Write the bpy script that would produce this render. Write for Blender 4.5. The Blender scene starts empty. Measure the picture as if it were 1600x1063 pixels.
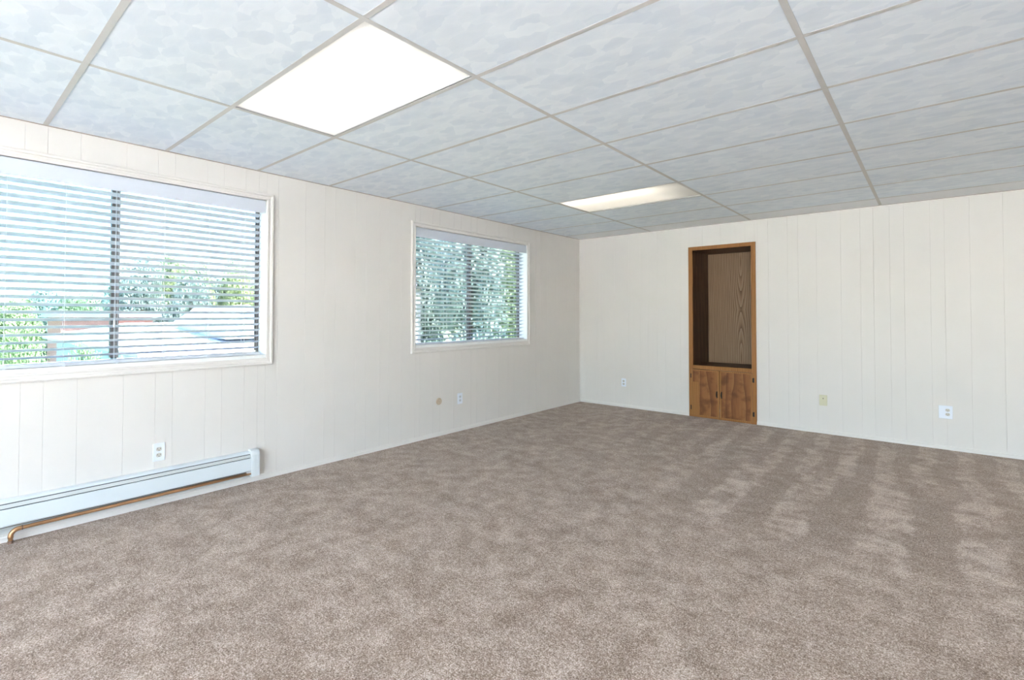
import bpy, bmesh, math, random
from mathutils import Vector, Matrix
random.seed(7)
PI = math.pi
scene = bpy.context.scene
C = scene.collection

# ------------------------------------------------------------------ camera
YAW, PITCH, ROLL, FPX = -0.7096, 0.0193, 0.0005, 779.94
cam_d = bpy.data.cameras.new('camera')
cam = bpy.data.objects.new('camera', cam_d); C.objects.link(cam)
fw = Vector((math.sin(YAW)*math.cos(PITCH), math.cos(YAW)*math.cos(PITCH), math.sin(PITCH)))
r0 = Vector((math.cos(YAW), -math.sin(YAW), 0)); u0 = r0.cross(fw)
rr = r0*math.cos(ROLL) + u0*math.sin(ROLL); uu = -r0*math.sin(ROLL) + u0*math.cos(ROLL)
M = Matrix((rr, uu, -fw)).transposed().to_4x4()
M.translation = Vector((3.9501, 0.2209, 1.2705))
cam.matrix_world = M
cam_d.sensor_fit = 'HORIZONTAL'; cam_d.sensor_width = 36.0
cam_d.lens = 36.0*FPX/1600.0
cam_d.shift_x = 12.44/1600.0; cam_d.shift_y = -54.37/1600.0
cam_d.clip_start = 0.02; cam_d.clip_end = 500
scene.camera = cam

# ------------------------------------------------------------------ sky, sun, exposure
world = bpy.data.worlds.new('sky'); scene.world = world; world.use_nodes = True
wn = world.node_tree.nodes; wl = world.node_tree.links
bg = wn['Background']
sky = wn.new('ShaderNodeTexSky'); sky.sky_type = 'NISHITA'
sky.sun_disc = False; sky.sun_elevation = math.radians(52); sky.sun_rotation = math.radians(62)
sky.air_density = 1.0; sky.dust_density = 1.4; sky.ozone_density = 1.2
wl.new(sky.outputs[0], bg.inputs[0]); bg.inputs[1].default_value = 0.50
sun_d = bpy.data.lights.new('sun', 'SUN'); sun_d.energy = 14.0; sun_d.angle = math.radians(0.6)
sun_d.color = (1.0, 0.95, 0.87)
sun = bpy.data.objects.new('sun', sun_d); C.objects.link(sun)
sun_dir = Vector((0.70, 0.30, 1.05)).normalized()          # from the scene towards the sun
sun.rotation_euler = sun_dir.to_track_quat('Z', 'Y').to_euler()
sun.location = (20, 8, 25)
vs = scene.view_settings
scene.display_settings.display_device = 'sRGB'
vs.view_transform = 'Standard'; vs.look = 'None'; vs.gamma = 1.0; vs.use_curve_mapping = False
vs.exposure = 2.97
scene.cycles.max_bounces = 7; scene.cycles.diffuse_bounces = 4; scene.cycles.glossy_bounces = 3; scene.cycles.transparent_max_bounces = 24
scene.cycles.sample_clamp_indirect = 8.0
scene.cycles.use_denoising = True
scene.cycles.use_adaptive_sampling = True; scene.cycles.adaptive_threshold = 0.02

# ------------------------------------------------------------------ room dimensions
RW, Y0, L, H = 7.11, -3.90, 6.5416, 2.384
GRIDX = [1.1117, 2.3405, 3.5602, 4.7794, 5.9986]
GRIDY = [0.6745-0.6096*k for k in range(7, 0, -1)] + [0.6745, 1.2850, 1.8922, 2.4954, 3.0932, 3.6995, 4.3292, 4.9395, 5.5518, 6.1556]
WIN = {1: (0.120, 1.965, 0.935, 2.165), 2: (3.447, 5.268, 0.935, 2.163)}   # y0 y1 z0 z1
CX0, CX1, CZ1, CD = 1.609, 2.391, 2.126, 0.57      # built-in cabinet
GROUND = -2.9

# ------------------------------------------------------------------ materials
def mat(name):
    m = bpy.data.materials.new(name); m.use_nodes = True
    return m, m.node_tree.nodes, m.node_tree.links, m.node_tree.nodes['Principled BSDF']
def simple(name, col, rough=0.5, metal=0.0, spec=0.5, noise=0.0, nscale=30.0, bump=0.0):
    m, n, l, p = mat(name)
    p.inputs['Roughness'].default_value = rough; p.inputs['Metallic'].default_value = metal
    p.inputs['Specular IOR Level'].default_value = spec
    p.inputs['Base Color'].default_value = (*col, 1)
    if noise or bump:
        g = n.new('ShaderNodeNewGeometry'); t = n.new('ShaderNodeTexNoise')
        t.inputs['Scale'].default_value = nscale; t.inputs['Detail'].default_value = 4
        l.new(g.outputs['Position'], t.inputs['Vector'])
        if noise:
            r = n.new('ShaderNodeValToRGB')
            r.color_ramp.elements[0].position = 0.3; r.color_ramp.elements[1].position = 0.7
            r.color_ramp.elements[0].color = (*[c*(1-noise) for c in col], 1)
            r.color_ramp.elements[1].color = (*[min(1, c*(1+noise)) for c in col], 1)
            l.new(t.outputs['Fac'], r.inputs['Fac']); l.new(r.outputs['Color'], p.inputs['Base Color'])
        if bump:
            b = n.new('ShaderNodeBump'); b.inputs['Strength'].default_value = bump; b.inputs['Distance'].default_value = 0.002
            l.new(t.outputs['Fac'], b.inputs['Height']); l.new(b.outputs['Normal'], p.inputs['Normal'])
    return m
def math_node(n, l, op, a, b=None, clamp=False):
    q = n.new('ShaderNodeMath'); q.operation = op; q.use_clamp = clamp
    for i, x in enumerate((a, b)):
        if x is None: continue
        if isinstance(x, (int, float)): q.inputs[i].default_value = x
        else: l.new(x, q.inputs[i])
    return q.outputs[0]
def smooth(n, l, x, a, b):
    q = n.new('ShaderNodeMapRange'); q.interpolation_type = 'SMOOTHSTEP'
    l.new(x, q.inputs['Value']); q.inputs['From Min'].default_value = a; q.inputs['From Max'].default_value = b
    return q.outputs['Result']
def mixc(n, l, f, a, b):
    q = n.new('ShaderNodeMix'); q.data_type = 'RGBA'
    if isinstance(f, (int, float)): q.inputs[0].default_value = f
    else: l.new(f, q.inputs[0])
    for i, x in ((6, a), (7, b)):
        if isinstance(x, tuple): q.inputs[i].default_value = (*x, 1)
        else: l.new(x, q.inputs[i])
    return q.outputs[2]

MT = {}
MT['wall'] = simple('cream_wall_paint', (0.745, 0.703, 0.662), 0.55, spec=0.35, noise=0.012, nscale=3.0, bump=0.03)
MT['wall_plain'] = MT['wall']
MT['trim'] = simple('cream_trim_paint', (0.765, 0.723, 0.682), 0.40, spec=0.45)
MT['reveal'] = simple('white_reveal_paint', (0.88, 0.88, 0.86), 0.45)
MT['grid'] = simple('beige_grid_metal', (0.63, 0.615, 0.59), 0.6, spec=0.2, noise=0.03, nscale=8)
MT['angle'] = simple('brown_wall_angle', (0.36, 0.29, 0.25), 0.5)
MT['plenum'] = simple('plenum_board', (0.5, 0.5, 0.5), 0.8)
MT['blind'] = simple('white_blind_vinyl', (0.63, 0.665, 0.72), 0.40)
MT['valance'] = simple('white_valance_vinyl', (0.66, 0.69, 0.76), 0.40)
MT['cord'] = simple('white_cord', (0.82, 0.84, 0.86), 0.7)
MT['bronze'] = simple('bronze_window_frame', (0.17, 0.145, 0.132), 0.45, spec=0.5, noise=0.1, nscale=20)
MT['heater'] = simple('white_enamel', (0.70, 0.745, 0.765), 0.32, noise=0.01, nscale=4)
MT['heater_end'] = simple('white_enamel_end', (0.73, 0.76, 0.77), 0.32)
MT['heater_band'] = simple('pale_grey_enamel', (0.62, 0.64, 0.62), 0.35)
MT['gap'] = simple('gap_shade', (0.09, 0.09, 0.09), 0.7)  # shade inside the heater, put into the colour
MT['copper'] = simple('copper_pipe', (0.58, 0.33, 0.17), 0.38, metal=0.75, noise=0.22, nscale=9)
MT['solder'] = simple('tarnished_copper', (0.30, 0.19, 0.14), 0.5, metal=0.6, noise=0.2, nscale=60)
MT['plate'] = simple('white_plate_plastic', (0.82, 0.85, 0.92), 0.35)
MT['recept'] = simple('ivory_receptacle', (0.62, 0.58, 0.52), 0.4)
MT['recept_white'] = simple('white_receptacle', (0.66, 0.67, 0.70), 0.4)
MT['almond'] = simple('almond_plate_plastic', (0.66, 0.62, 0.44), 0.4)
MT['tan'] = simple('tan_plate_plastic', (0.58, 0.46, 0.34), 0.4)
MT['slot'] = simple('dark_slot', (0.06, 0.055, 0.05), 0.6)
MT['iron'] = simple('black_iron', (0.035, 0.025, 0.02), 0.5, metal=0.5)
MT['housing'] = simple('white_troffer_steel', (0.7, 0.7, 0.68), 0.45)

def tile_material(name, strokes=True):
    m, n, l, p = mat(name)
    p.inputs['Roughness'].default_value = 0.75; p.inputs['Specular IOR Level'].default_value = 0.2
    if not strokes:
        p.inputs['Base Color'].default_value = (0.86, 0.875, 0.90, 1); return m
    g = n.new('ShaderNodeNewGeometry')
    nz = n.new('ShaderNodeTexNoise'); nz.inputs['Scale'].default_value = 11; nz.inputs['Detail'].default_value = 2
    l.new(g.outputs['Position'], nz.inputs['Vector'])
    sub = n.new('ShaderNodeVectorMath'); sub.operation = 'MULTIPLY_ADD'
    l.new(nz.outputs['Color'], sub.inputs[0]); sub.inputs[1].default_value = (0.09, 0.08, 0); l.new(g.outputs['Position'], sub.inputs[2])
    # overlapping brush dabs: the nearer of two cell layers wins, each dab has its own tone and fades across its width
    vals = []
    for (sx, sy, ang, off) in ((8.5, 17.0, 0.22, 0.0), (7.0, 14.0, -0.30, 3.7)):
        mp = n.new('ShaderNodeMapping'); mp.inputs['Rotation'].default_value = (0, 0, ang)
        mp.inputs['Scale'].default_value = (sx, sy, 0.01); mp.inputs['Location'].default_value = (off, off, 0)
        l.new(sub.outputs[0], mp.inputs['Vector'])
        v = n.new('ShaderNodeTexVoronoi'); v.inputs['Scale'].default_value = 1.0; v.feature = 'F1'
        l.new(mp.outputs[0], v.inputs['Vector'])
        s = n.new('ShaderNodeSeparateColor'); l.new(v.outputs['Color'], s.inputs[0])
        vals.append((v.outputs['Distance'], s.outputs[0]))
    sel = math_node(n, l, 'LESS_THAN', vals[0][0], vals[1][0])
    pick = math_node(n, l, 'ADD', math_node(n, l, 'MULTIPLY', sel, vals[0][1]), math_node(n, l, 'MULTIPLY', math_node(n, l, 'SUBTRACT', 1.0, sel), vals[1][1]))
    dist = math_node(n, l, 'MINIMUM', vals[0][0], vals[1][0])
    mp = n.new('ShaderNodeMapping'); mp.inputs['Scale'].default_value = (12, 110, 1); mp.inputs['Rotation'].default_value = (0, 0, 0.1)
    l.new(sub.outputs[0], mp.inputs['Vector'])
    b = n.new('ShaderNodeTexNoise'); b.inputs['Scale'].default_value = 1.0; b.inputs['Detail'].default_value = 2
    l.new(mp.outputs[0], b.inputs['Vector'])
    f = math_node(n, l, 'ADD', math_node(n, l, 'MULTIPLY', pick, 0.55), math_node(n, l, 'MULTIPLY', dist, 0.45))
    f = math_node(n, l, 'ADD', f, math_node(n, l, 'MULTIPLY', b.outputs['Fac'], 0.25), True)
    col = mixc(n, l, f, (0.725, 0.795, 0.87), (0.895, 0.945, 0.985))
    l.new(col, p.inputs['Base Color'])
    bp_ = n.new('ShaderNodeBump'); bp_.inputs['Strength'].default_value = 0.25; bp_.inputs['Distance'].default_value = 0.002
    l.new(f, bp_.inputs['Height']); l.new(bp_.outputs['Normal'], p.inputs['Normal'])
    return m
MT['tile'] = tile_material('brush_stroke_tile')
MT['tile_plain'] = tile_material('plain_ceiling_tile', False)

def carpet_material():
    m, n, l, p = mat('brown_cut_pile_carpet')
    p.inputs['Roughness'].default_value = 0.95; p.inputs['Specular IOR Level'].default_value = 0.1
    p.inputs['Sheen Weight'].default_value = 0.15; p.inputs['Sheen Roughness'].default_value = 0.5
    g = n.new('ShaderNodeNewGeometry'); pos = g.outputs['Position']
    sx = n.new('ShaderNodeSeparateXYZ'); l.new(pos, sx.inputs[0]); X, Y = sx.outputs[0], sx.outputs[1]
    def noise(scale, detail, rough=0.5, vec=None, sc=None):
        t = n.new('ShaderNodeTexNoise'); t.inputs['Scale'].default_value = scale; t.inputs['Detail'].default_value = detail
        t.inputs['Roughness'].default_value = rough
        v = vec or pos
        if sc:
            mp = n.new('ShaderNodeMapping'); mp.inputs['Scale'].default_value = sc; l.new(v, mp.inputs['Vector']); v = mp.outputs[0]
        l.new(v, t.inputs['Vector']); return t.outputs['Fac']
    fine = noise(165, 2, 0.75)
    yarn = noise(60, 2, 0.6)
    patch = noise(3.2, 4, 0.62)
    patch2 = noise(9.0, 3, 0.6)
    # vacuum tracks: two sets of strips that run towards the far wall
    warp = noise(1.7, 3)
    def strips(period, phase, slope, tilt):
        t = math_node(n, l, 'ADD', X, math_node(n, l, 'MULTIPLY', Y, slope))
        t = math_node(n, l, 'ADD', t, math_node(n, l, 'MULTIPLY', warp, tilt))
        t = math_node(n, l, 'ADD', t, phase)
        s = math_node(n, l, 'SINE', math_node(n, l, 'MULTIPLY', t, 2*PI/period))
        return math_node(n, l, 'SUBTRACT', math_node(n, l, 'MULTIPLY', smooth(n, l, s, -0.35, 0.35), 2.0), 1.0)
    far = strips(0.26, 0.05, 0.03, 0.22); near = strips(0.45, -0.11, 0.0, 0.22)
    edge = math_node(n, l, 'ADD', Y, math_node(n, l, 'MULTIPLY', patch2, 0.16))
    mfar = math_node(n, l, 'MULTIPLY', smooth(n, l, edge, 4.88, 4.96), smooth(n, l, X, 0.4, 2.6))
    mnear = math_node(n, l, 'MULTIPLY', smooth(n, l, edge, 3.35, 3.75), math_node(n, l, 'SUBTRACT', 1.0, smooth(n, l, edge, 4.88, 4.96)))
    mnear = math_node(n, l, 'MULTIPLY', mnear, smooth(n, l, X, 1.9, 3.0))
    st = math_node(n, l, 'ADD', math_node(n, l, 'MULTIPLY', math_node(n, l, 'MULTIPLY', far, mfar), 0.10),
                   math_node(n, l, 'MULTIPLY', math_node(n, l, 'MULTIPLY', near, mnear), 0.16))
    nap = math_node(n, l, 'ADD', math_node(n, l, 'MULTIPLY', math_node(n, l, 'SUBTRACT', patch, 0.5), 0.50),
                    math_node(n, l, 'MULTIPLY', math_node(n, l, 'SUBTRACT', patch2, 0.5), 0.85))
    st = math_node(n, l, 'MULTIPLY', st, smooth(n, l, math_node(n, l, 'ADD', patch, math_node(n, l, 'MULTIPLY', patch2, 0.6)), 0.55, 0.95))
    nap = math_node(n, l, 'ADD', nap, st)
    f = math_node(n, l, 'ADD', math_node(n, l, 'MULTIPLY', math_node(n, l, 'SUBTRACT', fine, 0.5), 3.0),
                  math_node(n, l, 'MULTIPLY', math_node(n, l, 'SUBTRACT', yarn, 0.5), 1.1))
    f = math_node(n, l, 'ADD', f, nap)
    f = math_node(n, l, 'ADD', f, 0.5, True)
    r = n.new('ShaderNodeValToRGB'); e = r.color_ramp.elements
    e[0].position = 0.0; e[0].color = (0.160, 0.106, 0.072, 1)
    e[1].position = 1.0; e[1].color = (0.70, 0.580, 0.495, 1)
    k = r.color_ramp.elements.new(0.5); k.color = (0.362, 0.264, 0.200, 1)
    l.new(f, r.inputs['Fac']); l.new(r.outputs['Color'], p.inputs['Base Color'])
    b = n.new('ShaderNodeBump'); b.inputs['Strength'].default_value = 0.35; b.inputs['Distance'].default_value = 0.004
    l.new(fine, b.inputs['Height']); l.new(b.outputs['Normal'], p.inputs['Normal'])
    return m
MT['carpet'] = carpet_material()

def wood(name, dark, mid, light, ring=(1.0, 1.0, 0.1), scale=6.0, dist=3.0, rough=0.42, centre=(0, 0, 0), mottle=0.0, rings=True, lobes=None):
    m, n, l, p = mat(name)
    p.inputs['Roughness'].default_value = rough; p.inputs['Specular IOR Level'].default_value = 0.22
    g = n.new('ShaderNodeNewGeometry')
    mp = n.new('ShaderNodeMapping'); mp.vector_type = 'POINT'
    mp.inputs['Location'].default_value = tuple(-c*s for c, s in zip(centre, ring)); mp.inputs['Scale'].default_value = ring
    if lobes:      # several cathedral figures stacked up the board
        sp = n.new('ShaderNodeSeparateXYZ'); l.new(g.outputs['Position'], sp.inputs[0]); cb = n.new('ShaderNodeCombineXYZ')
        l.new(sp.outputs[0], cb.inputs[0]); l.new(math_node(n, l, 'PINGPONG', math_node(n, l, 'ADD', sp.outputs[2], lobes[0]), lobes[1]), cb.inputs[2])
        l.new(cb.outputs[0], mp.inputs['Vector'])
    else: l.new(g.outputs['Position'], mp.inputs['Vector'])
    w = n.new('ShaderNodeTexWave'); w.wave_type = 'RINGS' if rings else 'BANDS'
    if rings: w.rings_direction = 'SPHERICAL'
    else: w.bands_direction = 'X'
    w.wave_profile = 'SAW'; w.inputs['Scale'].default_value = scale; w.inputs['Distortion'].default_value = dist
    w.inputs['Detail'].default_value = 3; w.inputs['Detail Scale'].default_value = 1.5
    l.new(mp.outputs[0], w.inputs['Vector'])
    mp2 = n.new('ShaderNodeMapping'); mp2.inputs['Scale'].default_value = (90, 90, 3)
    l.new(g.outputs['Position'], mp2.inputs['Vector'])
    t = n.new('ShaderNodeTexNoise'); t.inputs['Scale'].default_value = 1.0; t.inputs['Detail'].default_value = 3
    l.new(mp2.outputs[0], t.inputs['Vector'])
    f = math_node(n, l, 'ADD', math_node(n, l, 'MULTIPLY', w.outputs['Fac'], 0.55), math_node(n, l, 'MULTIPLY', t.outputs['Fac'], 0.45), True)
    r = n.new('ShaderNodeValToRGB'); e = r.color_ramp.elements
    e[0].position = 0.12; e[0].color = (*dark, 1); e[1].position = 0.85; e[1].color = (*light, 1)
    k = e.new(0.45); k.color = (*mid, 1)
    l.new(f, r.inputs['Fac']); col = r.outputs['Color']
    if mottle:
        t2 = n.new('ShaderNodeTexNoise'); t2.inputs['Scale'].default_value = 8.0; t2.inputs['Detail'].default_value = 4
        l.new(g.outputs['Position'], t2.inputs['Vector'])
        col = mixc(n, l, math_node(n, l, 'MULTIPLY', smooth(n, l, t2.outputs['Fac'], 0.45, 0.68), mottle), col, tuple(c*0.9 for c in dark))
    l.new(col, p.inputs['Base Color'])
    b = n.new('ShaderNodeBump'); b.inputs['Strength'].default_value = 0.15; b.inputs['Distance'].default_value = 0.001
    l.new(t.outputs['Fac'], b.inputs['Height']); l.new(b.outputs['Normal'], p.inputs['Normal'])
    return m
MT['oak'] = wood('honey_oak_frame', (0.21, 0.086, 0.026), (0.32, 0.138, 0.042), (0.41, 0.195, 0.066), (2, 2, 0.25), 9, 4, rings=False)
MT['door_wood'] = wood('mottled_oak_door', (0.13, 0.045, 0.020), (0.25, 0.100, 0.036), (0.33, 0.148, 0.053), (0.8, 0.8, 0.12), 4, 9, rings=False, mottle=0.65)
MT['door_strip'] = wood('pale_oak_door', (0.24, 0.10, 0.032), (0.33, 0.145, 0.046), (0.39, 0.185, 0.062), (2, 2, 0.3), 7, 3, rings=False)
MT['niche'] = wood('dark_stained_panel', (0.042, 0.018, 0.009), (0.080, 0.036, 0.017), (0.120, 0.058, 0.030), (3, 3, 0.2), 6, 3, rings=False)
MT['veneer'] = wood('brown_oak_veneer', (0.115, 0.058, 0.030), (0.290, 0.180, 0.104), (0.385, 0.262, 0.170), (1.0, 0.0, 0.11), 15, 2.2, centre=(2.07, 0, 0.0), lobes=(-0.72, 0.62))

def lens_material(name, strength, col, x0, x1, y0, y1, tired):
    m, n, l, p = mat(name)
    p.inputs['Base Color'].default_value = (0.8, 0.78, 0.72, 1); p.inputs['Roughness'].default_value = 0.35
    g = n.new('ShaderNodeNewGeometry'); s = n.new('ShaderNodeSeparateXYZ'); l.new(g.outputs['Position'], s.inputs[0])
    # two fluorescent tubes behind the prismatic lens: a brighter band along each tube, darker at the tube ends
    def bump(v, c, w):
        d = math_node(n, l, 'DIVIDE', math_node(n, l, 'SUBTRACT', v, c), w)
        return math_node(n, l, 'POWER', 2.718, math_node(n, l, 'MULTIPLY', math_node(n, l, 'MULTIPLY', d, d), -1.0))
    wy = y1-y0
    if tired:
        tube = math_node(n, l, 'ADD', bump(s.outputs[1], y0+0.20*wy, 0.26*wy), math_node(n, l, 'MULTIPLY', bump(s.outputs[1], y0+0.72*wy, 0.22*wy), 0.30))
        tube = math_node(n, l, 'ADD', math_node(n, l, 'MULTIPLY', tube, 0.8), 0.30)
        e1 = math_node(n, l, 'SUBTRACT', 1.0, smooth(n, l, s.outputs[0], x1-0.42, x1-0.02))
        ends = math_node(n, l, 'ADD', math_node(n, l, 'MULTIPLY', e1, 0.88), 0.12)
    else:
        tube = math_node(n, l, 'ADD', bump(s.outputs[1], y0+0.27*wy, 0.2*wy), bump(s.outputs[1], y0+0.73*wy, 0.2*wy))
        tube = math_node(n, l, 'ADD', math_node(n, l, 'MULTIPLY', tube, 0.5), 0.55)
        e0 = smooth(n, l, s.outputs[0], x0-0.05, x0+0.12); e1 = math_node(n, l, 'SUBTRACT', 1.0, smooth(n, l, s.outputs[0], x1-0.12, x1+0.05))
        ends = math_node(n, l, 'MULTIPLY', e0, e1)
        ends = math_node(n, l, 'ADD', math_node(n, l, 'MULTIPLY', ends, 0.6), 0.4)
    st = math_node(n, l, 'MULTIPLY', math_node(n, l, 'MULTIPLY', tube, ends), strength)
    p.inputs['Emission Color'].default_value = (*col, 1); l.new(st, p.inputs['Emission Strength'])
    v = n.new('ShaderNodeTexVoronoi'); v.inputs['Scale'].default_value = 130; l.new(g.outputs['Position'], v.inputs['Vector'])
    b = n.new('ShaderNodeBump'); b.inputs['Strength'].default_value = 0.3; b.inputs['Distance'].default_value = 0.002
    l.new(v.outputs['Distance'], b.inputs['Height']); l.new(b.outputs['Normal'], p.inputs['Normal'])
    return m

def glass_material(name, tint):
    m, n, l, p = mat(name); n.remove(p)
    out = n['Material Output']
    t = n.new('ShaderNodeBsdfTransparent'); t.inputs[0].default_value = (*tint, 1)
    gl = n.new('ShaderNodeBsdfGlossy'); gl.inputs['Roughness'].default_value = 0.02
    lw = n.new('ShaderNodeLayerWeight'); lw.inputs['Blend'].default_value = 0.5      # two-sided, so a slab of glass never turns into a mirror
    fr = math_node(n, l, 'ADD', math_node(n, l, 'MULTIPLY', math_node(n, l, 'POWER', lw.outputs['Facing'], 5.0), 0.5), 0.03)
    mx = n.new('ShaderNodeMixShader'); l.new(fr, mx.inputs[0]); l.new(t.outputs[0], mx.inputs[1]); l.new(gl.outputs[0], mx.inputs[2])
    l.new(mx.outputs[0], out.inputs['Surface'])
    return m
MT['glass'] = glass_material('dimming_glass', (0.40, 0.415, 0.425))  # tint added to darken the bright view outdoors
MT['glass_clear'] = glass_material('clear_glass', (0.97, 0.98, 0.98))
MT['glass_tint'] = glass_material('dimming_cyan_glass', (0.36, 0.42, 0.435))  # the same added dimming, with a cyan cast

def leaf_material(name, a, b):
    m, n, l, p = mat(name); p.inputs['Roughness'].default_value = 0.6
    g = n.new('ShaderNodeNewGeometry'); t = n.new('ShaderNodeTexNoise'); t.inputs['Scale'].default_value = 1.3; t.inputs['Detail'].default_value = 5
    l.new(g.outputs['Position'], t.inputs['Vector'])
    l.new(mixc(n, l, smooth(n, l, t.outputs['Fac'], 0.35, 0.65), a, b), p.inputs['Base Color'])
    p.inputs['Transmission Weight'].default_value = 0.0
    return m
MT['leaf_a'] = leaf_material('green_leaves', (0.17, 0.25, 0.13), (0.36, 0.46, 0.26))
MT['leaf_b'] = leaf_material('blue_green_leaves', (0.15, 0.23, 0.21), (0.34, 0.45, 0.41))
MT['leaf_c'] = leaf_material('yellow_green_leaves', (0.25, 0.32, 0.14), (0.45, 0.53, 0.27))
MT['bark'] = simple('grey_bark', (0.22, 0.17, 0.13), 0.9, noise=0.3, nscale=6)
MT['roof_white'] = simple('white_metal_roof', (0.74, 0.77, 0.80), 0.5)
MT['siding_blue'] = simple('pale_blue_siding', (0.50, 0.60, 0.72), 0.6)
MT['roof_blue'] = simple('pale_blue_metal_roof', (0.58, 0.68, 0.80), 0.5)
MT['siding_grey'] = simple('pale_grey_siding', (0.42, 0.41, 0.43), 0.6)
MT['eave'] = simple('brown_eave', (0.34, 0.20, 0.15), 0.6)
MT['brick'] = simple('salmon_brick', (0.62, 0.30, 0.25), 0.8, noise=0.15, nscale=8)
MT['roof_dark'] = simple('slate_roof', (0.20, 0.23, 0.26), 0.8)
MT['ground'] = simple('green_lawn', (0.24, 0.28, 0.16), 0.9, noise=0.2, nscale=0.5)
MT['bounce_concrete'] = simple('pale_bounce_concrete', (0.85, 0.85, 0.85), 0.8, noise=0.06, nscale=2)  # bright surface for the added slab that reflects sunlight indoors
MT['stucco'] = simple('outer_stucco', (0.6, 0.57, 0.52), 0.8)
MT['cable'] = simple('pale_cable', (0.62, 0.64, 0.66), 0.5)

# ------------------------------------------------------------------ mesh helpers
class MB:
    def __init__(s): s.v = []; s.f = []
    def box(s, x0, x1, y0, y1, z0, z1):
        b = len(s.v)
        s.v += [(x0,y0,z0),(x1,y0,z0),(x1,y1,z0),(x0,y1,z0),(x0,y0,z1),(x1,y0,z1),(x1,y1,z1),(x0,y1,z1)]
        s.f += [tuple(b+i for i in q) for q in ((0,3,2,1),(4,5,6,7),(0,1,5,4),(1,2,6,5),(2,3,7,6),(3,0,4,7))]
        return s
    def poly(s, pts, faces):
        b = len(s.v); s.v += [tuple(p) for p in pts]; s.f += [tuple(b+i for i in q) for q in faces]; return s
    def prism(s, prof, axis, a, b):
        """closed 2-D outline swept along an axis from a to b"""
        n = len(prof); base = len(s.v)
        for t in (a, b):
            for (p, q) in prof:
                s.v.append({'x': (t, p, q), 'y': (p, t, q), 'z': (p, q, t)}[axis])
        for i in range(n):
            j = (i+1) % n; s.f.append((base+i, base+j, base+n+j, base+n+i))
        s.f.append(tuple(base+i for i in reversed(range(n)))); s.f.append(tuple(base+n+i for i in range(n)))
        return s
    def tube(s, path, r, seg=12, caps=True):
        path = [Vector(p) for p in path]; rings = []
        rad = r if isinstance(r, (list, tuple)) else [r]*len(path)
        prev = None
        for i, p in enumerate(path):
            d = (path[min(i+1, len(path)-1)] - path[max(i-1, 0)]).normalized()
            ref = prev or (Vector((0,0,1)) if abs(d.z) < 0.9 else Vector((1,0,0)))
            a = (ref - d*ref.dot(d)).normalized(); b2 = d.cross(a); prev = a
            ring = []
            for k in range(seg):
                t = 2*PI*k/seg; ring.append(len(s.v)); s.v.append(tuple(p + (a*math.cos(t) + b2*math.sin(t))*rad[i]))
            rings.append(ring)
        for A, B in zip(rings, rings[1:]):
            for k in range(seg): s.f.append((A[k], A[(k+1) % seg], B[(k+1) % seg], B[k]))
        if caps: s.f.append(tuple(reversed(rings[0]))); s.f.append(tuple(rings[-1]))
        return s
    def mesh(s, name):
        me = bpy.data.meshes.new(name); me.from_pydata(s.v, [], s.f)
        bm = bmesh.new(); bm.from_mesh(me); bmesh.ops.recalc_face_normals(bm, faces=bm.faces); bm.to_mesh(me); bm.free()
        return me
    def build(s, name, m, parent=None, bevel=0.0, shade=False, origin=None, seg=2):
        me = s.mesh(name)
        o = bpy.data.objects.new(name, me); C.objects.link(o)
        pl = Vector((0,0,0))
        if parent is not None:
            o.parent = parent; pl = world_loc(parent)
        if origin is not None:
            og = Vector(origin); me.transform(Matrix.Translation(-og)); o.location = og - pl
        else:
            me.transform(Matrix.Translation(-pl))
        me.materials.append(MT[m] if isinstance(m, str) else m)
        if shade:
            for q in me.polygons: q.use_smooth = True
        if bevel:
            b = o.modifiers.new('bevel', 'BEVEL'); b.width = bevel; b.segments = seg; b.limit_method = 'ANGLE'; b.angle_limit = math.radians(40)
        return o
def world_loc(o):
    v = Vector(o.location)
    while o.parent: o = o.parent; v += Vector(o.location)
    return v
def empty(name, loc=(0,0,0)):
    o = bpy.data.objects.new(name, None); C.objects.link(o); o.location = loc; o.empty_display_size = 0.1
    return o
def struct(o): o['kind'] = 'structure'; return o
def tag(o, label, cat, group=None):
    o['label'] = label; o['category'] = cat
    if group: o['group'] = group
    return o
def B(x0, x1, y0, y1, z0, z1): return MB().box(x0, x1, y0, y1, z0, z1)

# ------------------------------------------------------------------ floor, outer shell
struct(B(-0.02, RW+0.02, Y0-0.02, L+0.62, -0.25, 0.0).build('floor', 'carpet'))
PT = 0.007                                          # panelling thickness
T = 0.17                                            # wall thickness
def wall_left():
    mb = MB(); ys = [Y0-T]
    spans = []
    prev = Y0-T
    for k in (1, 2):
        y0, y1, z0, z1 = WIN[k]
        mb.box(-T, -PT, prev, y0-0.012, 0, H+0.5)
        mb.box(-T, -PT, y0-0.012, y1+0.012, 0, z0-0.012)
        mb.box(-T, -PT, y0-0.012, y1+0.012, z1+0.012, H+0.5)
        prev = y1+0.012
    mb.box(-T, -PT, prev, L+T, 0, H+0.5)
    return struct(mb.build('wall_left', 'wall'))
WL = wall_left()
PAT_L = [0.589, 0.687, 0.839, 1.067, 1.241, 1.341, 1.543, 1.653]
PAT_F = [2.823, 2.999, 3.219, 3.388, 3.497, 3.629, 3.741, 3.938]
def grooves(pat, lo, hi):
    g = []
    for k in range(-6, 7):
        for p in pat:
            q = p + 1.2192*k
            if lo+0.03 < q < hi-0.03: g.append(q)
    return [lo] + sorted(g) + [hi]
GAP = 0.0005
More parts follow.
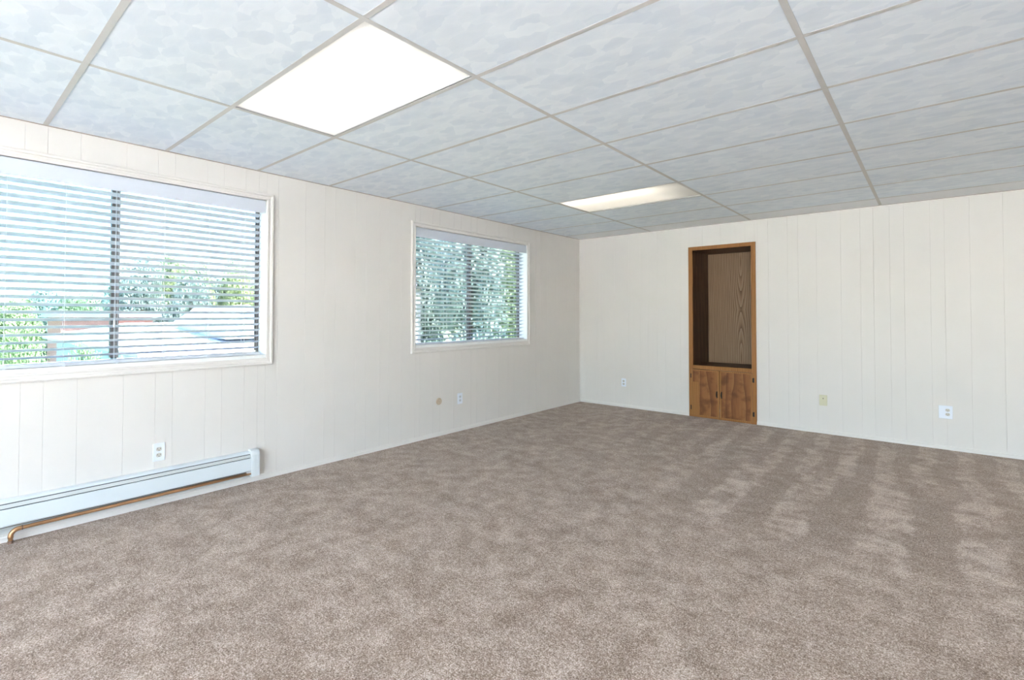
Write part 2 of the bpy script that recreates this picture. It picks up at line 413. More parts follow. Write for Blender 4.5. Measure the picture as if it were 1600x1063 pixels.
def plank_box(axis, a, b, z0, z1, parent):
    """one vertical board, its long edges eased so that the joint reads as a V"""
    a += GAP/2; b -= GAP/2; c = 0.0010
    if axis == 'left':
        prof = [(-PT, a), (-PT, b), (-c, b), (0, b-c), (0, a+c), (-c, a)]
    else:
        prof = [(a, L+PT), (a, L+c), (a+c, L), (b-c, L), (b, L+c), (b, L+PT)]
    return MB().prism(prof, 'z', z0, z1).build('plank', 'wall', parent)
gl_ = grooves(PAT_L, Y0, L)
for a, b in zip(gl_, gl_[1:]):
    cuts = sorted({a, b} | {e for k in WIN for e in WIN[k][:2] if a < e < b})
    for p, q in zip(cuts, cuts[1:]):
        mid = (p+q)/2; w = [WIN[k] for k in WIN if WIN[k][0] < mid < WIN[k][1]]
        if w:
            plank_box('left', p, q, 0, w[0][2], WL); plank_box('left', p, q, w[0][3], H+0.01, WL)
        else: plank_box('left', p, q, 0, H+0.01, WL)
WF = struct(MB().box(-T, CX0+0.012, L+PT, L+T, 0, H+0.5).box(CX1-0.012, RW+T, L+PT, L+T, 0, H+0.5)
            .box(CX0+0.012, CX1-0.012, L+PT, L+T, CZ1-0.012, H+0.5).build('wall_far', 'wall'))
gf_ = grooves(PAT_F, 0.0, RW)
for a, b in zip(gf_, gf_[1:]):
    for p, q in [(p, q) for p, q in zip(sorted({a, b} | {e for e in (CX0+.01, CX1-.01) if a < e < b}), sorted({a, b} | {e for e in (CX0+.01, CX1-.01) if a < e < b})[1:])]:
        if CX0 < (p+q)/2 < CX1: plank_box('far', p, q, CZ1-0.012, H+0.01, WF)
        else: plank_box('far', p, q, 0, H+0.01, WF)
struct(B(RW, RW+T, Y0-T, L+T, 0, H+0.5).build('wall_right', 'wall'))
BW = (1.70, 6.95, 0.08, 2.30)                          # added, unseen daylight window in the back wall
struct(MB().box(-T, BW[0], Y0-T, Y0, 0, H+0.5).box(BW[1], RW+T, Y0-T, Y0, 0, H+0.5)
       .box(BW[0], BW[1], Y0-T, Y0, 0, BW[2]).box(BW[0], BW[1], Y0-T, Y0, BW[3], H+0.5).build('wall_back', 'wall'))
# ------------------------------------------------------------------ ceiling: slab, tees and tiles
CE = struct(B(-T, RW+T, Y0-T, L+T, H+0.30, H+0.50).build('ceiling', 'plenum'))
LIGHTS = [(0, 8, 'near'), (0, 13, 'far'), (0, 3, 'x'), (3, 3, 'x'), (3, 8, 'x'), (3, 13, 'x')]   # column index (runner i..i+1), row index into GRIDY; 'x' lights are added out of frame
LCELL = {(c, r) for c, r, _ in LIGHTS}
TW = 0.024
for x in GRIDX:
    MB().box(x-TW/2, x+TW/2, Y0, L, H, H+0.0012).box(x-0.002, x+0.002, Y0, L, H+0.0012, H+0.04).build('main_runner', 'grid', CE)
xs = [0.0] + GRIDX + [RW]; ys = [Y0] + GRIDY + [L]
for yy in GRIDY:
    for a, b in zip(xs, xs[1:]):
        p = a + (TW/2 if a > 0 else 0); q = b - (TW/2 if b < RW else 0)
        MB().box(p, q, yy-TW/2, yy+TW/2, H+0.0004, H+0.0014).box(p, q, yy-0.002, yy+0.002, H+0.0014, H+0.03).build('cross_tee', 'grid', CE)
for j in range(len(ys)-1):
    for i in range(len(xs)-1):
        if (i-1, j-1) in LCELL: continue
        x0, x1, y0, y1 = xs[i]+0.006, xs[i+1]-0.006, ys[j]+0.006, ys[j+1]-0.006
        B(x0, x1, y0, y1, H+0.0022, H+0.016).build('ceiling_tile', 'tile_plain' if j == len(ys)-2 else 'tile', CE)
for nm, bx in (('wall_angle', (0, 0.007, Y0, L, H-0.002, H+0.006)), ('wall_angle', (0, RW, L-0.007, L, H-0.002, H+0.006)),
               ('wall_angle', (RW-0.007, RW, Y0, L, H-0.002, H+0.006)), ('wall_angle', (0, RW, Y0, Y0+0.007, H-0.002, H+0.006))):
    B(*bx).build(nm, 'angle', CE)

# ------------------------------------------------------------------ ceiling lights
E_NEAR, E_FAR, E_OTHER = 0.115, 0.135, 0.8
UNSEEN = {(0, 3): 'added unseen fluorescent ceiling light behind the camera near the left wall', (3, 3): 'added unseen fluorescent ceiling light behind the camera near the right wall',
          (3, 8): 'added unseen fluorescent ceiling light to the right of the camera', (3, 13): 'added unseen fluorescent ceiling light near the right end of the far wall'}  # added fixtures out of frame, put in to brighten the room
def troffer(c, r, kind):
    x0, x1 = GRIDX[c]+TW/2, GRIDX[c+1]-TW/2; y0, y1 = GRIDY[r]+TW/2, GRIDY[r+1]-TW/2
    t = empty('ceiling_light', ((x0+x1)/2, (y0+y1)/2, H+0.006))
    hs = MB(); w = 0.006
    hs.box(x0, x1, y0, y1, H+0.115, H+0.12)
    hs.box(x0, x0+w, y0, y1, H+0.006, H+0.115).box(x1-w, x1, y0, y1, H+0.006, H+0.115)
    hs.box(x0+w, x1-w, y0, y0+w, H+0.006, H+0.115).box(x0+w, x1-w, y1-w, y1, H+0.006, H+0.115)
    hs.build('housing', 'housing', t)
    st = {'near': E_NEAR, 'far': E_FAR, 'x': E_OTHER}[kind]
    col = {'near': (1.0, 0.975, 0.93), 'far': (1.0, 0.90, 0.74), 'x': (1.0, 0.98, 0.955)}[kind]
    lm = lens_material('prismatic_lens_'+kind, st, col, x0, x1, y0, y1, kind == 'far')
    sag = 0.0 if kind != 'far' else 0.003
    v = []; f = []; nx, ny = 16, 8
    for iy in range(ny+1):
        for ix in range(nx+1):
            a, b = ix/nx, iy/ny
            v.append((x0+w+(x1-x0-2*w)*a, y0+w+(y1-y0-2*w)*b, H+0.0075 - sag*math.sin(PI*b)))
    for iy in range(ny):
        for ix in range(nx):
            k = iy*(nx+1)+ix; f.append((k, k+nx+1, k+nx+2, k+1))
    top = [(a, b, z+0.004) for a, b, z in v]; n0 = len(v)
    f2 = [tuple(n0+i for i in reversed(q)) for q in f]
    MB().poly(v+top, f+f2).build('lens', lm, t, shade=True)
    tag(t, {'near': 'large bright white fluorescent ceiling light nearest the camera',
            'far': 'dim cream-tinted fluorescent ceiling light near the far wall',
            'x': UNSEEN.get((c, r))}[kind],
        'ceiling light', 'recessed fluorescent ceiling lights')
for c, r, k in LIGHTS: troffer(c, r, k)

# ------------------------------------------------------------------ trim
def baseboard(name, kind, a, b, d=0.012, h=0.040):
    prof = [(0, 0), (d, 0), (d, h*0.62), (d*0.55, h*0.80), (d*0.55, h), (0, h)]
    if kind == 'left': mb = MB().prism(prof, 'y', a, b)
    else: mb = MB().prism([(L-p, q) for p, q in prof], 'x', a, b)
    return struct(mb.build(name, 'trim'))
baseboard('baseboard_left', 'left', Y0, L-0.012)
baseboard('baseboard_far', 'far', 0.0, CX0)
baseboard('baseboard_far_right', 'far', CX1, RW)
struct(MB().prism([(0.0, L), (0.012, L), (0.012, L-0.005), (0.005, L-0.012), (0, L-0.012)], 'z', 0.04, H).build('trim_1', 'trim'))

# ------------------------------------------------------------------ windows
CAS = [(0, 0.0), (0, 0.010), (0.006, 0.013), (0.014, 0.013), (0.018, 0.009), (0.030, 0.010), (0.034, 0.017), (0.044, 0.019), (0.052, 0.015), (0.054, 0.0)]
def casing(root, y0, y1, z0, z1):
    corners = [(y0, z0, -1, -1), (y1, z0, 1, -1), (y1, z1, 1, 1), (y0, z1, -1, 1)]
    for i in range(4):
        A, Bc = corners[i], corners[(i+1) % 4]; n = len(CAS); v = []
        for (yc, zc, sy, sz) in (A, Bc):
            for (w, t) in CAS: v.append((t, yc+sy*w, zc+sz*w))
        f = [(k, (k+1) % n, n+(k+1) % n, n+k) for k in range(n)] + [tuple(range(n)), tuple(range(2*n-1, n-1, -1))]
        MB().poly(v, f).build('casing', 'trim', root)
def window(k):
    y0, y1, z0, z1 = WIN[k]
    root = struct(empty('window_%d' % k, (0, (y0+y1)/2, z0)))
    casing(root, y0, y1, z0, z1)
    d = -0.165; e = 0.012
    for bx in ((d, -0.003, y0, y1, z0-e, z0+0.024), (d, 0, y0-e, y1+e, z1, z1+e), (d, 0, y0-e, y0, z0, z1), (d, 0, y1, y1+e, z0, z1)):
        B(*bx).build('reveal_board', 'reveal', root)
    f0, f1 = -0.165, -0.125; w = 0.012
    for bx in ((f0, f1, y0, y1, z0+0.012, z0+0.024+w), (f0, f1, y0, y1, z1-w, z1), (f0, f1, y0, y0+w, z0+0.024+w, z1-w), (f0, f1, y1-w, y1, z0+0.024+w, z1-w)):
        B(*bx).build('outer_frame', 'bronze', root, bevel=0.002)
    zw = z0+0.024
    mc = (y0+y1)/2
    for (a, b, xa, xb, g) in ((y0+w, mc+0.022, -0.143, -0.127, 'glass_tint' if k == 1 else 'glass'), (mc-0.022, y1-w, -0.163, -0.147, 'glass')):
        s = 0.018; sbot = 0.008
        sa = MB().box(xa, xb, a, b, zw+w, zw+w+sbot).box(xa, xb, a, b, z1-w-s, z1-w)
        sb = 0.046 if xa > -0.15 else 0.020      # meeting stile is the wide one
        sa.box(xa, xb, a, a+(s if xa > -0.15 else 0.044), zw+w+s, z1-w-s).box(xa, xb, b-(0.044 if xa > -0.15 else 0.008), b, zw+w+s, z1-w-s)
        so = sa.build('sash', 'bronze', root)
        B((xa+xb)/2-0.002, (xa+xb)/2+0.002, a+0.01, b-0.005, zw+w+0.01, z1-w-0.01).build('pane', g, so)
    return root
for k in WIN: window(k)
# added window behind the camera, made up to bring in daylight
r3 = struct(empty('window_3', ((BW[0]+BW[1])/2, Y0, BW[2])))
for bx in ((BW[0], BW[1], Y0-0.12, Y0-0.06, BW[2], BW[2]+0.05), (BW[0], BW[1], Y0-0.12, Y0-0.06, BW[3]-0.05, BW[3]),
           (BW[0], BW[0]+0.05, Y0-0.12, Y0-0.06, BW[2]+0.05, BW[3]-0.05), (BW[1]-0.05, BW[1], Y0-0.12, Y0-0.06, BW[2]+0.05, BW[3]-0.05),
           (2.64, 2.69, Y0-0.12, Y0-0.06, BW[2]+0.05, BW[3]-0.05), (4.41, 4.46, Y0-0.12, Y0-0.06, BW[2]+0.05, BW[3]-0.05)):
    B(*bx).build('frame', 'bronze', r3)
for a, b in ((BW[0]+0.05, 2.64), (2.69, 4.41), (4.46, BW[1]-0.05)):
    B(a, b, Y0-0.093, Y0-0.088, BW[2]+0.05, BW[3]-0.05).build('pane', 'glass_clear', r3)

# ------------------------------------------------------------------ blinds
SLATS, PITCH_Z, TILT = 25, 0.0447, math.radians(18)
def blind(k, label):
    y0, y1, z0, z1 = WIN[k]; a, b = y0+0.012, y1-0.032; xc = -0.048
    root = empty('window_blind', (xc, (a+b)/2, z1))
    B(-0.014, -0.005, y0+0.004, y1-0.004, z1-0.100, z1-0.003).build('valance', 'valance', root, bevel=0.002)
    B(-0.082, -0.018, a, b, z1-0.055, z1-0.003).build('head_rail', 'blind', root)
    ztop = z1-0.118
    # one curved slat, room-side edge up
    prof = []; n = 6; hw = 0.0245
    for s in range(n+1):
        t = -hw+2*hw*s/n; prof.append((t, 0.0025*(1-(t/hw)**2)))
    prof = prof + [(t, z-0.0026) for t, z in reversed(prof)]
    ct, sn = math.cos(TILT), math.sin(TILT)
    prof = [(t*ct - z*sn, t*sn + z*ct) for t, z in prof]
    me = MB().prism([(p, q) for p, q in prof], 'y', -(b-a)/2, (b-a)/2).mesh('slat'); me.materials.append(MT['blind'])
    for i in range(SLATS):
        o = bpy.data.objects.new('slat', me); C.objects.link(o); o.parent = root
        o.location = (0, 0, ztop - i*PITCH_Z - z1)
        o.rotation_euler = (random.uniform(-1, 1)*0.0006, random.uniform(-1, 1)*0.03, 0)
    zb = z0+0.026
    B(xc-0.026, xc+0.026, a, b, zb, zb+0.019).build('bottom_rail', 'blind', root, bevel=0.004)
    n = 7 if k == 1 else 7
    cy = [0.27, 0.522, 0.777, 1.036, 1.291, 1.567, 1.814] if k == 1 else [a+0.14+i*(b-a-0.28)/5 for i in range(6)]
    for c in cy:
        m = MB()
        for dx in (-0.026, 0.026): m.tube([(xc+dx, c, zb+0.015), (xc+dx, c, z1-0.05)], 0.0009, 6)
        m.build('ladder_cord', 'cord', root)
        m = MB().tube([(xc+0.020, c, zb-0.0035), (xc+0.020, c, zb+0.001)], 0.008, 10).box(xc+0.0255, xc+0.029, c-0.008, c+0.008, zb-0.003, zb+0.022)
        m.build('cord_button', 'blind', root)
    if k == 1:
        m = MB().tube([(xc+0.031, 1.018, z0+0.05), (xc+0.031, 1.02, z1-0.06)], 0.0014, 6)
        cd = m.build('lift_cord', 'cord', root)
        MB().tube([(xc+0.031, 1.018, 1.19), (xc+0.031, 1.018, 1.24)], [0.006, 0.003], 8).build('tassel', 'cord', cd)
    return tag(root, label, 'blind', 'white slat blinds')
blind(1, 'white horizontal slat blind in the large window at the left edge')
blind(2, 'white horizontal slat blind in the smaller-looking window nearer the far corner')

# ------------------------------------------------------------------ built-in cabinet
def cabinet():
    t = empty('built_in_cabinet', ((CX0+CX1)/2, L, 0.0))
    f = L-0.016; s = 0.050
    ix0, ix1 = CX0+s, CX1-s; zt = CZ1-0.045; zs0, zs1 = 0.597, 0.643
    B(CX0, ix0, f, L+0.006, 0.0, CZ1).build('stile', 'oak', t, bevel=0.002)
    B(ix1, CX1, f, L+0.006, 0.0, CZ1).build('stile', 'oak', t, bevel=0.002)
    B(ix0, ix1, f, L+0.006, zt, CZ1).build('top_rail', 'oak', t, bevel=0.002)
    B(ix0, ix1, f, L+0.006, zs0, zs1).build('middle_rail', 'oak', t, bevel=0.002)
    B(ix0, ix1, f+0.004, L+0.006, 0.0, 0.020).build('bottom_rail', 'oak', t, bevel=0.001)
    bk = L+CD; w = 0.012
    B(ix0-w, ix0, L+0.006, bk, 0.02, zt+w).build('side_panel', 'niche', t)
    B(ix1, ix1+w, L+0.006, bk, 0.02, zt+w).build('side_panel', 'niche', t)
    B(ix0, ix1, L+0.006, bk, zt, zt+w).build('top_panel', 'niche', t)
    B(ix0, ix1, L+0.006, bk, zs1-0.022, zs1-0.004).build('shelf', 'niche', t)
    B(ix0-w, ix1+w, bk, bk+0.008, 0.02, zt+w).build('back_panel', 'veneer', t)
    mid = 1.983; z0, z1 = 0.018, 0.594
    for side, (a, b) in (('l', (ix0-0.014, mid-0.002)), ('r', (mid+0.002, ix1+0.010))):
        d = B(a, b, f-0.016, f-0.0005, z0, z1).build('door', 'door_wood', t, bevel=0.004)
        if side == 'l':   # paler board glued along the hinge edge
            B(a+0.006, a+0.095, f-0.0172, f-0.0155, z0+0.006, z0+0.42).build('pale_board', 'door_strip', d, bevel=0.0005)
        # paler solid-wood edge band round the slab
        e = 0.020
        bd = MB()
        for bx in ((a+0.001, a+e, z0+0.001, z1-0.001), (b-e, b-0.001, z0+0.001, z1-0.001), (a+e, b-e, z1-0.016, z1-0.001), (a+e, b-e, z0+0.001, z0+0.014)):
            bd.box(bx[0], bx[1], f-0.0178, f-0.0155, bx[2], bx[3])
        bd.build('edge_band', 'door_strip', d)
        hx = (mid-0.030) if side == 'l' else (mid+0.024); yh = f-0.017
        m = MB().box(hx-0.006, hx+0.006, yh-0.004, yh, 0.262, 0.345)
        m.tube([(hx, yh, 0.272), (hx, yh-0.022, 0.283), (hx, yh-0.025, 0.303), (hx, yh-0.022, 0.324), (hx, yh, 0.335)], 0.0055, 8)
        h = m.build('pull_handle', 'iron', d); h['label'] = 'black iron pull handle'
        for zc in (0.115, 0.510):
            hxx = (a-0.008) if side == 'l' else (b+0.010)
            hg = MB().box(hxx-0.007, hxx+0.007, f-0.006, f-0.0002, zc-0.027, zc+0.027).tube([(hxx+(0.008 if side == 'l' else -0.008), f-0.010, zc-0.022), (hxx+(0.008 if side == 'l' else -0.008), f-0.010, zc+0.022)], 0.0045, 8)
            hg.build('hinge', 'iron', d)
    tag(t, 'tall honey-brown wooden cabinet built into the far wall, open niche above two doors', 'cabinet')
cabinet()

# ------------------------------------------------------------------ baseboard heater
def heater():
    ya, yb = -0.55, 1.850
    t = empty('baseboard_heater', (0.03, (ya+yb)/2, 0.045))
    B(0.0005, 0.004, ya, yb, 0.045, 0.240).build('back_plate', 'heater_band', t)
    MB().prism([(0.004, 0.236), (0.004, 0.240), (0.038, 0.240), (0.048, 0.235), (0.052, 0.225), (0.049, 0.225), (0.045, 0.234), (0.037, 0.236)], 'y', ya, yb).build('top_cap', 'heater', t)
    MB().prism([(0.044, 0.217), (0.049, 0.219), (0.062, 0.201), (0.057, 0.199)], 'y', ya, yb).build('damper', 'heater_band', t)
    MB().prism([(0.060, 0.196), (0.066, 0.194), (0.066, 0.106), (0.058, 0.098), (0.056, 0.101), (0.062, 0.108), (0.062, 0.191), (0.058, 0.193)], 'y', ya, yb).build('front_panel', 'heater', t)
    B(0.006, 0.050, ya, yb, 0.092, 0.180).build('gap_shade_block', 'gap', t)  # dark block standing for the shade in the gap below the panel
    B(0.0345, 0.040, ya, yb, 0.186, 0.226).build('slot_shade_strip', 'gap', t)  # dark strip standing for the shade in the slot under the cap
    # end cap, rounded at the top
    e0, e1 = 1.842, 1.902
    prof = [(0.0005, 0.055), (0.070, 0.055), (0.070, 0.215), (0.066, 0.232), (0.054, 0.246), (0.040, 0.250), (0.0005, 0.250)]
    MB().prism(prof, 'y', e0, e1).build('end_cap', 'heater_end', t, bevel=0.003)
    for yy in (1.860, 1.882):
        MB().prism([(0.070, 0.060), (0.0716, 0.060), (0.0716, 0.212), (0.0675, 0.232), (0.055, 0.2475), (0.053, 0.246), (0.066, 0.231), (0.070, 0.214)], 'y', yy-0.002, yy+0.002).build('end_cap_rib', 'heater_end', t)
    MB().tube([(0.045, 1.812, 0.082), (0.045, 1.842, 0.086)], 0.016, 12).build('pipe_coupling', 'housing', t)
    tag(t, 'long white metal baseboard heater under the left window', 'heater')
heater()
def pipe():
    r = 0.0105; yv = 0.557; zc = 0.074; x = 0.052
    path = [(x, 1.845, zc+0.006), (x, 1.20, zc+0.003), (x, yv+0.035, zc)]
    for i in range(7):
        a = PI/2*i/6; path.append((x, yv+0.035-0.035*math.sin(a), zc-0.035+0.035*math.cos(a)))
    path.append((x, yv, 0.0))
    t = empty('copper_pipe', (x, yv, 0.0))
    MB().tube(path, r, 14).build('tube', 'copper', t, shade=True)
    p2 = [(x, yv+0.045, zc+0.0005)]
    for i in range(7):
        a = PI/2*i/6; p2.append((x, yv+0.035-0.035*math.sin(a), zc-0.035+0.035*math.cos(a)))
    p2.append((x, yv, zc-0.045))
    MB().tube(p2, r+0.0018, 14).build('elbow', 'copper', t, shade=True)
    MB().tube([(x, yv+0.044, zc+0.0005), (x, yv+0.049, zc+0.0006)], r+0.0025, 14).build('solder_joint', 'solder', t)
    MB().tube([(x, yv, 0.0), (x, yv, 0.016)], r+0.002, 14).build('floor_collar', 'solder', t)
    tag(t, 'copper pipe running below the baseboard heater with an elbow into the carpet', 'pipe')
pipe()

# ------------------------------------------------------------------ outlets and plates
def place(mb, wall, a, z):
    """local plate frame: u along the wall, v up, w out of the wall"""
    out = MB(); out.f = list(mb.f)
    for (u, v, w) in mb.v:
        out.v.append((w, a+u, z+v) if wall == 'left' else (a+u, L-w, z+v))
    return out
def duplex(root, wall, a, z, du, rm):
    for dz in (-0.020, 0.020):
        m = MB(); pts = []; n = 20; R = 0.0165
        for i in range(n):
            t = 2*PI*i/n; pts.append((du+R*math.cos(t), dz+max(-0.0132, min(0.0132, R*math.sin(t)))))
        m.prism(pts, 'z', 0.004, 0.0072)
        o = place(m, wall, a, z).build('receptacle', rm, root)
        m = MB().box(du-0.0085, du-0.0060, dz-0.001, dz+0.007, 0.0068, 0.0076).box(du+0.0058, du+0.0083, dz-0.0005, dz+0.006, 0.0068, 0.0076)
        m.tube([(du, dz-0.0075, 0.0068), (du, dz-0.0075, 0.0076)], 0.0028, 8)
        place(m, wall, a, z).build('slot', 'slot', o)
    m = MB().tube([(du, 0, 0.004), (du, 0, 0.0068)], 0.003, 8); place(m, wall, a, z).build('screw', 'recept_white', root)
def plate(name, wall, a, z, w, h, pm, label, cat, rm='recept', du=0.0, kind='duplex', group='wall outlets'):
    base = (0, a, z) if wall == 'left' else (a, L, z)
    root = empty(name, base)
    place(MB().box(-w/2, w/2, -h/2, h/2, 0.0, 0.0058), wall, a, z).build('cover_plate', pm, root, bevel=0.0022)
    if kind == 'duplex': duplex(root, wall, a, z, du, rm)
    elif kind == 'jack':
        m = MB().box(-0.007, 0.007, 0.012, 0.027, 0.005, 0.0085); o = place(m, wall, a, z).build('jack', 'almond', root)
        m = MB().box(-0.005, 0.005, 0.014, 0.018, 0.008, 0.0092).box(-0.005, 0.005, 0.021, 0.0255, 0.008, 0.0092); place(m, wall, a, z).build('jack_opening', 'slot', o)
        for dz in (-0.040, 0.040):
            m = MB().tube([(0, dz, 0.004), (0, dz, 0.0072)], 0.0035, 8); place(m, wall, a, z).build('screw', 'recept', root)
    return tag(root, label, cat, group)
plate('wall_outlet', 'left', 1.266, 0.350, 0.070, 0.118, 'plate', 'white wall outlet above the baseboard heater', 'outlet')
plate('wall_outlet', 'left', 4.075, 0.353, 0.075, 0.118, 'plate', 'white wall outlet low on the left wall beside the round tan plate', 'outlet', 'recept_white')
plate('wall_outlet', 'far', 0.703, 0.338, 0.068, 0.112, 'plate', 'small white wall outlet on the far wall left of the cabinet', 'outlet', 'recept')
plate('phone_jack', 'far', 3.046, 0.354, 0.072, 0.114, 'almond', 'yellowish almond wall jack plate right of the cabinet', 'wall jack', kind='jack', group=None)
plate('wall_outlet', 'far', 4.031, 0.352, 0.100, 0.122, 'plate', 'wide white wall outlet at the right end of the far wall', 'outlet', 'recept', du=0.014)
def round_plate():
    a, z = 3.768, 0.361; root = empty('round_cover_plate', (0, a, z))
    def disc(prof, n=24):
        m = MB(); k = len(prof)
        for (r, w) in prof:
            for i in range(n): m.v.append((w, a+r*math.cos(2*PI*i/n), z+r*math.sin(2*PI*i/n)))
        for j in range(k-1):
            for i in range(n): m.f.append((j*n+i, j*n+(i+1) % n, (j+1)*n+(i+1) % n, (j+1)*n+i))
        m.f.append(tuple((k-1)*n+i for i in range(n))); m.f.append(tuple(reversed(range(n))))
        return m
    disc([(0.037, 0.0), (0.037, 0.006), (0.034, 0.010), (0.018, 0.012)]).build('disc', 'tan', root, shade=False)
    disc([(0.011, 0.012), (0.011, 0.020), (0.008, 0.023)], 16).build('centre_boss', 'tan', root)
    tag(root, 'small round tan cover plate low on the left wall under the second window', 'cover plate')
round_plate()

# ------------------------------------------------------------------ outdoors
struct(B(-160, 60, -90, 160, GROUND-0.5, GROUND).build('ground', 'ground'))
struct(B(-T, RW+T, Y0-T, L+T, GROUND, -0.25).build('lower_storey', 'stucco'))
struct(B(-4, RW+6, Y0-T-11, Y0-T, -0.30, -0.06).build('bounce_terrace', 'bounce_concrete'))  # added out of view, bounces sunlight through the back window onto the ceiling
def leaf_mesh(seed, n, leaf, rx, rz, lumps):
    rnd = random.Random(seed); m = MB()
    cl = []
    for i in range(lumps):
        t = rnd.uniform(0, 2*PI); h = rnd.uniform(-0.85, 0.9); rad = math.sqrt(max(0, 1-h*h))*rnd.uniform(0.45, 0.8)
        cl.append((rad*math.cos(t)*rx, rad*math.sin(t)*rx, h*rz*0.75, rnd.uniform(0.28, 0.48)))
    for i in range(n):
        cx, cy, cz, cr = cl[i % lumps]
        d = Vector((rnd.gauss(0, 1), rnd.gauss(0, 1), rnd.gauss(0, 1))).normalized()*rnd.uniform(0.55, 1.0)**0.5
        p = Vector((cx+d.x*cr*rx, cy+d.y*cr*rx, cz+d.z*cr*rz))
        a = Vector((rnd.gauss(0, 1), rnd.gauss(0, 1), rnd.gauss(0, 0.5))).normalized(); b = a.cross(d+Vector((0.01, 0.02, 0.3))).normalized()
        s = leaf*rnd.uniform(0.6, 1.3); q = len(m.v)
        m.v += [tuple(p-a*s), tuple(p-b*s*0.55), tuple(p+a*s), tuple(p+b*s*0.55)]; m.f.append((q, q+1, q+2, q+3))
    return m
_leaf = {}
def tree(x, y, h, r, lm, label, group='trees outside the windows', name='tree', seed=1, low=0.28):
    root = empty(name, (x, y, GROUND))
    zc = h*(low+1)/2; rz = h*(1-low)/2
    key = (seed, lm)
    if key not in _leaf:
        me = leaf_mesh(seed, 14000, 0.040, 1.0, 1.0, 46).mesh('foliage'); me.materials.append(MT[lm]); _leaf[key] = me
    o = bpy.data.objects.new('foliage', _leaf[key]); C.objects.link(o); o.parent = root
    o.location = (0, 0, zc); o.scale = (r, r, rz*1.12); o.rotation_euler = (0, 0, seed*1.3+x)
    MB().tube([(x, y, GROUND), (x+0.1, y, GROUND+h*0.3), (x, y+0.1, GROUND+h*0.72)], [0.035*h**0.9, 0.026*h**0.9, 0.012*h], 8).build('trunk', 'bark', root)
    return tag(root, label, 'tree', group)
for i, (x, y, h, r, lm, lab) in enumerate([
        (-46, 4.4, 5.3, 1.75, 'leaf_c', 'low yellow-green tree at the left edge of the left window'),
        (-46, 8.2, 5.6, 1.75, 'leaf_a', 'low green tree left of the mullion of the left window'),
        (-40, 10.6, 8.0, 1.65, 'leaf_b', 'blue-green tree just right of the mullion of the left window'),
        (-40, 14.0, 8.2, 1.70, 'leaf_c', 'yellow-green tree in the middle of the right pane of the left window'),
        (-40, 17.4, 8.5, 1.65, 'leaf_a', 'tall green tree at the right end of the left window'),
        (-45.5, 13.6, 8.8, 2.3, 'leaf_a', 'green tree standing behind the others above the white roof'),
        (-45.5, 18.6, 8.2, 2.3, 'leaf_b', 'hindmost blue-green tree at the right end of the left window'),
        (-36.2, 12.6, 7.0, 1.5, 'leaf_b', 'short blue-green tree nearest behind the white roof'),
        (-36.2, 16.2, 7.4, 1.5, 'leaf_c', 'short yellow-green tree behind the blue dormer'),
        (-50.6, 1.9, 6.2, 1.9, 'leaf_a', 'far green tree at the left edge of the left window'),
        (-50.6, 6.8, 6.0, 1.9, 'leaf_b', 'far blue-green tree above the salmon building'),
        (-50.6, 11.7, 7.2, 1.9, 'leaf_b', 'far blue-green tree behind the mullion of the left window'),
        (-14, 18.3, 9.4, 1.9, 'leaf_b', 'near blue-green tree in the left pane of the second window'),
        (-14, 22.3, 9.0, 1.9, 'leaf_a', 'near green tree in the right pane of the second window'),
        (-19.5, 19.5, 10.5, 1.85, 'leaf_b', 'taller tree behind, in the left pane of the second window'),
        (-19.5, 24.3, 10.0, 1.85, 'leaf_b', 'tree behind, showing beside the mullion of the second window'),
        (-19.5, 29.1, 9.6, 1.85, 'leaf_a', 'tree furthest to the right in the second window')]):
    tree(x, y, h, r, lm, lab, seed=1+i % 3, low=0.10)
for i, (x, y, h, r, lm, lab) in enumerate([
        (-12.2, 0.45, 3.75, 0.62, 'leaf_a', 'green bush at the lower left edge of the left window'),
        (-12.2, 1.75, 3.70, 0.55, 'leaf_c', 'yellow-green bush in the lower left pane of the left window'),
        (-12.0, 2.85, 3.25, 0.45, 'leaf_c', 'low pale bush in front of the salmon building'),
        (-12.0, 3.70, 3.00, 0.32, 'leaf_a', 'smallest bush beside the mullion of the left window')]):
    tree(x, y, h, r, lm, lab, group='bushes outside the left window', name='bush', seed=1+i % 3, low=0.02)
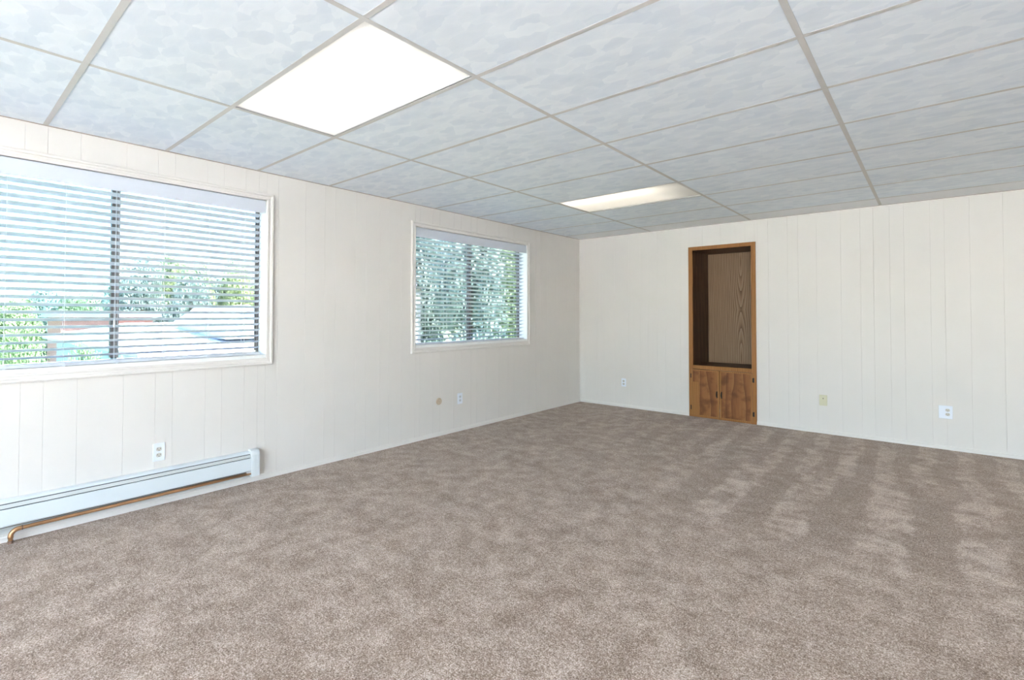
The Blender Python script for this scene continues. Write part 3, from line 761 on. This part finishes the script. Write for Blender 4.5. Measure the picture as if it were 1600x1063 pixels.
# long low building with a white roof
def white_roof():
    t = empty('white_roofed_building', (-18, 10, GROUND))
    xe, xr, xb = -13.0, -22.0, -30.0; ze, zr = 0.18, 0.93; ya, yb = 4.15, 11.7
    MB().box(xb+0.4, xe-0.4, ya+0.5, yb-0.4, GROUND, ze-0.06).build('wall', 'siding_blue', t)
    v = [(xe, ya, ze), (xe, yb, ze), (xr, yb, zr), (xr, ya+1.7, zr), (xb, yb, ze), (xb, ya, ze)]
    v2 = [(a, b, c-0.10) for a, b, c in v]
    f = [(0, 1, 2, 3), (3, 2, 4, 5), (0, 3, 5), (1, 4, 2)]; f2 = [tuple(6+i for i in reversed(q)) for q in f]
    sides = [(0, 6, 7, 1), (1, 7, 10, 4), (4, 10, 11, 5), (5, 11, 6, 0)]
    MB().poly(v+v2, f+f2+sides).build('roof', 'roof_white', t)
    B(xe-0.02, xe+0.10, ya, yb, ze-0.16, ze-0.02).build('gutter', 'roof_white', t)
    # small gabled dormer near the right end
    y0, y1, zb, zt = 7.05, 8.45, 0.72, 1.52; xa = -14.6; ym = (y0+y1)/2
    MB().prism([(y0, zb-0.3), (y1, zb-0.3), (y1, zb+0.30), (ym, zt), (y0, zb+0.30)], 'x', xa, xa-5.0).build('dormer', 'siding_blue', t)
    for s in (-1, 1):
        ye = ym+s*(y1-y0)/2*1.2; zz = zb+0.17
        MB().prism([(ym, zt+0.10), (ye, zz+0.10), (ye, zz), (ym, zt)], 'x', xa+0.25, xa-5.0).build('dormer_roof', 'roof_blue', t)
    tag(t, 'long low building with a bright white roof outside the left window', 'building')
white_roof()
def brick_house():
    t = empty('brick_house', (-33, 7, GROUND))
    B(-37.5, -33, 5.25, 9.6, GROUND, 1.12).build('wall', 'brick', t)
    MB().prism([(4.8, 1.12), (10.0, 1.12), (9.8, 1.42), (5.2, 1.42)], 'x', -37.9, -32.5).build('roof', 'roof_dark', t)
    tag(t, 'salmon pink building with a dark flat roof behind the bushes', 'building')
brick_house()
def grey_house():
    t = empty('grey_house', (-16, 15, GROUND)); x = -15.0
    B(x-4, x, 12.3, 16.05, GROUND, 2.55).build('lower_wall', 'siding_grey', t)
    B(x-4, x-0.2, 12.3, 15.98, 2.62, 3.10).build('upper_wall', 'siding_grey', t)
    B(x-4.2, x+0.2, 12.1, 16.18, 2.55, 2.62).build('eave', 'eave', t)
    B(x-4.2, x+0.1, 12.1, 16.05, 3.10, 3.17).build('roof', 'roof_dark', t)
    tag(t, 'pale grey house corner with a brown eave at the left edge of the second window', 'building')
grey_house()
for i, (z0, z1) in enumerate(((2.55, 3.05), (2.15, 2.85))):
    pts = [(-16+0.25*i, -6+0.75*k, z0+(z1-z0)*k/24+0.25*((k-12)/12.0)**2) for k in range(25)]
    tag(MB().tube(pts, 0.012, 6).build('power_cable', 'cable', origin=pts[12]), ('upper', 'lower')[i] + ' thin overhead cable slanting across the trees in the left window', 'cable', 'overhead cables')
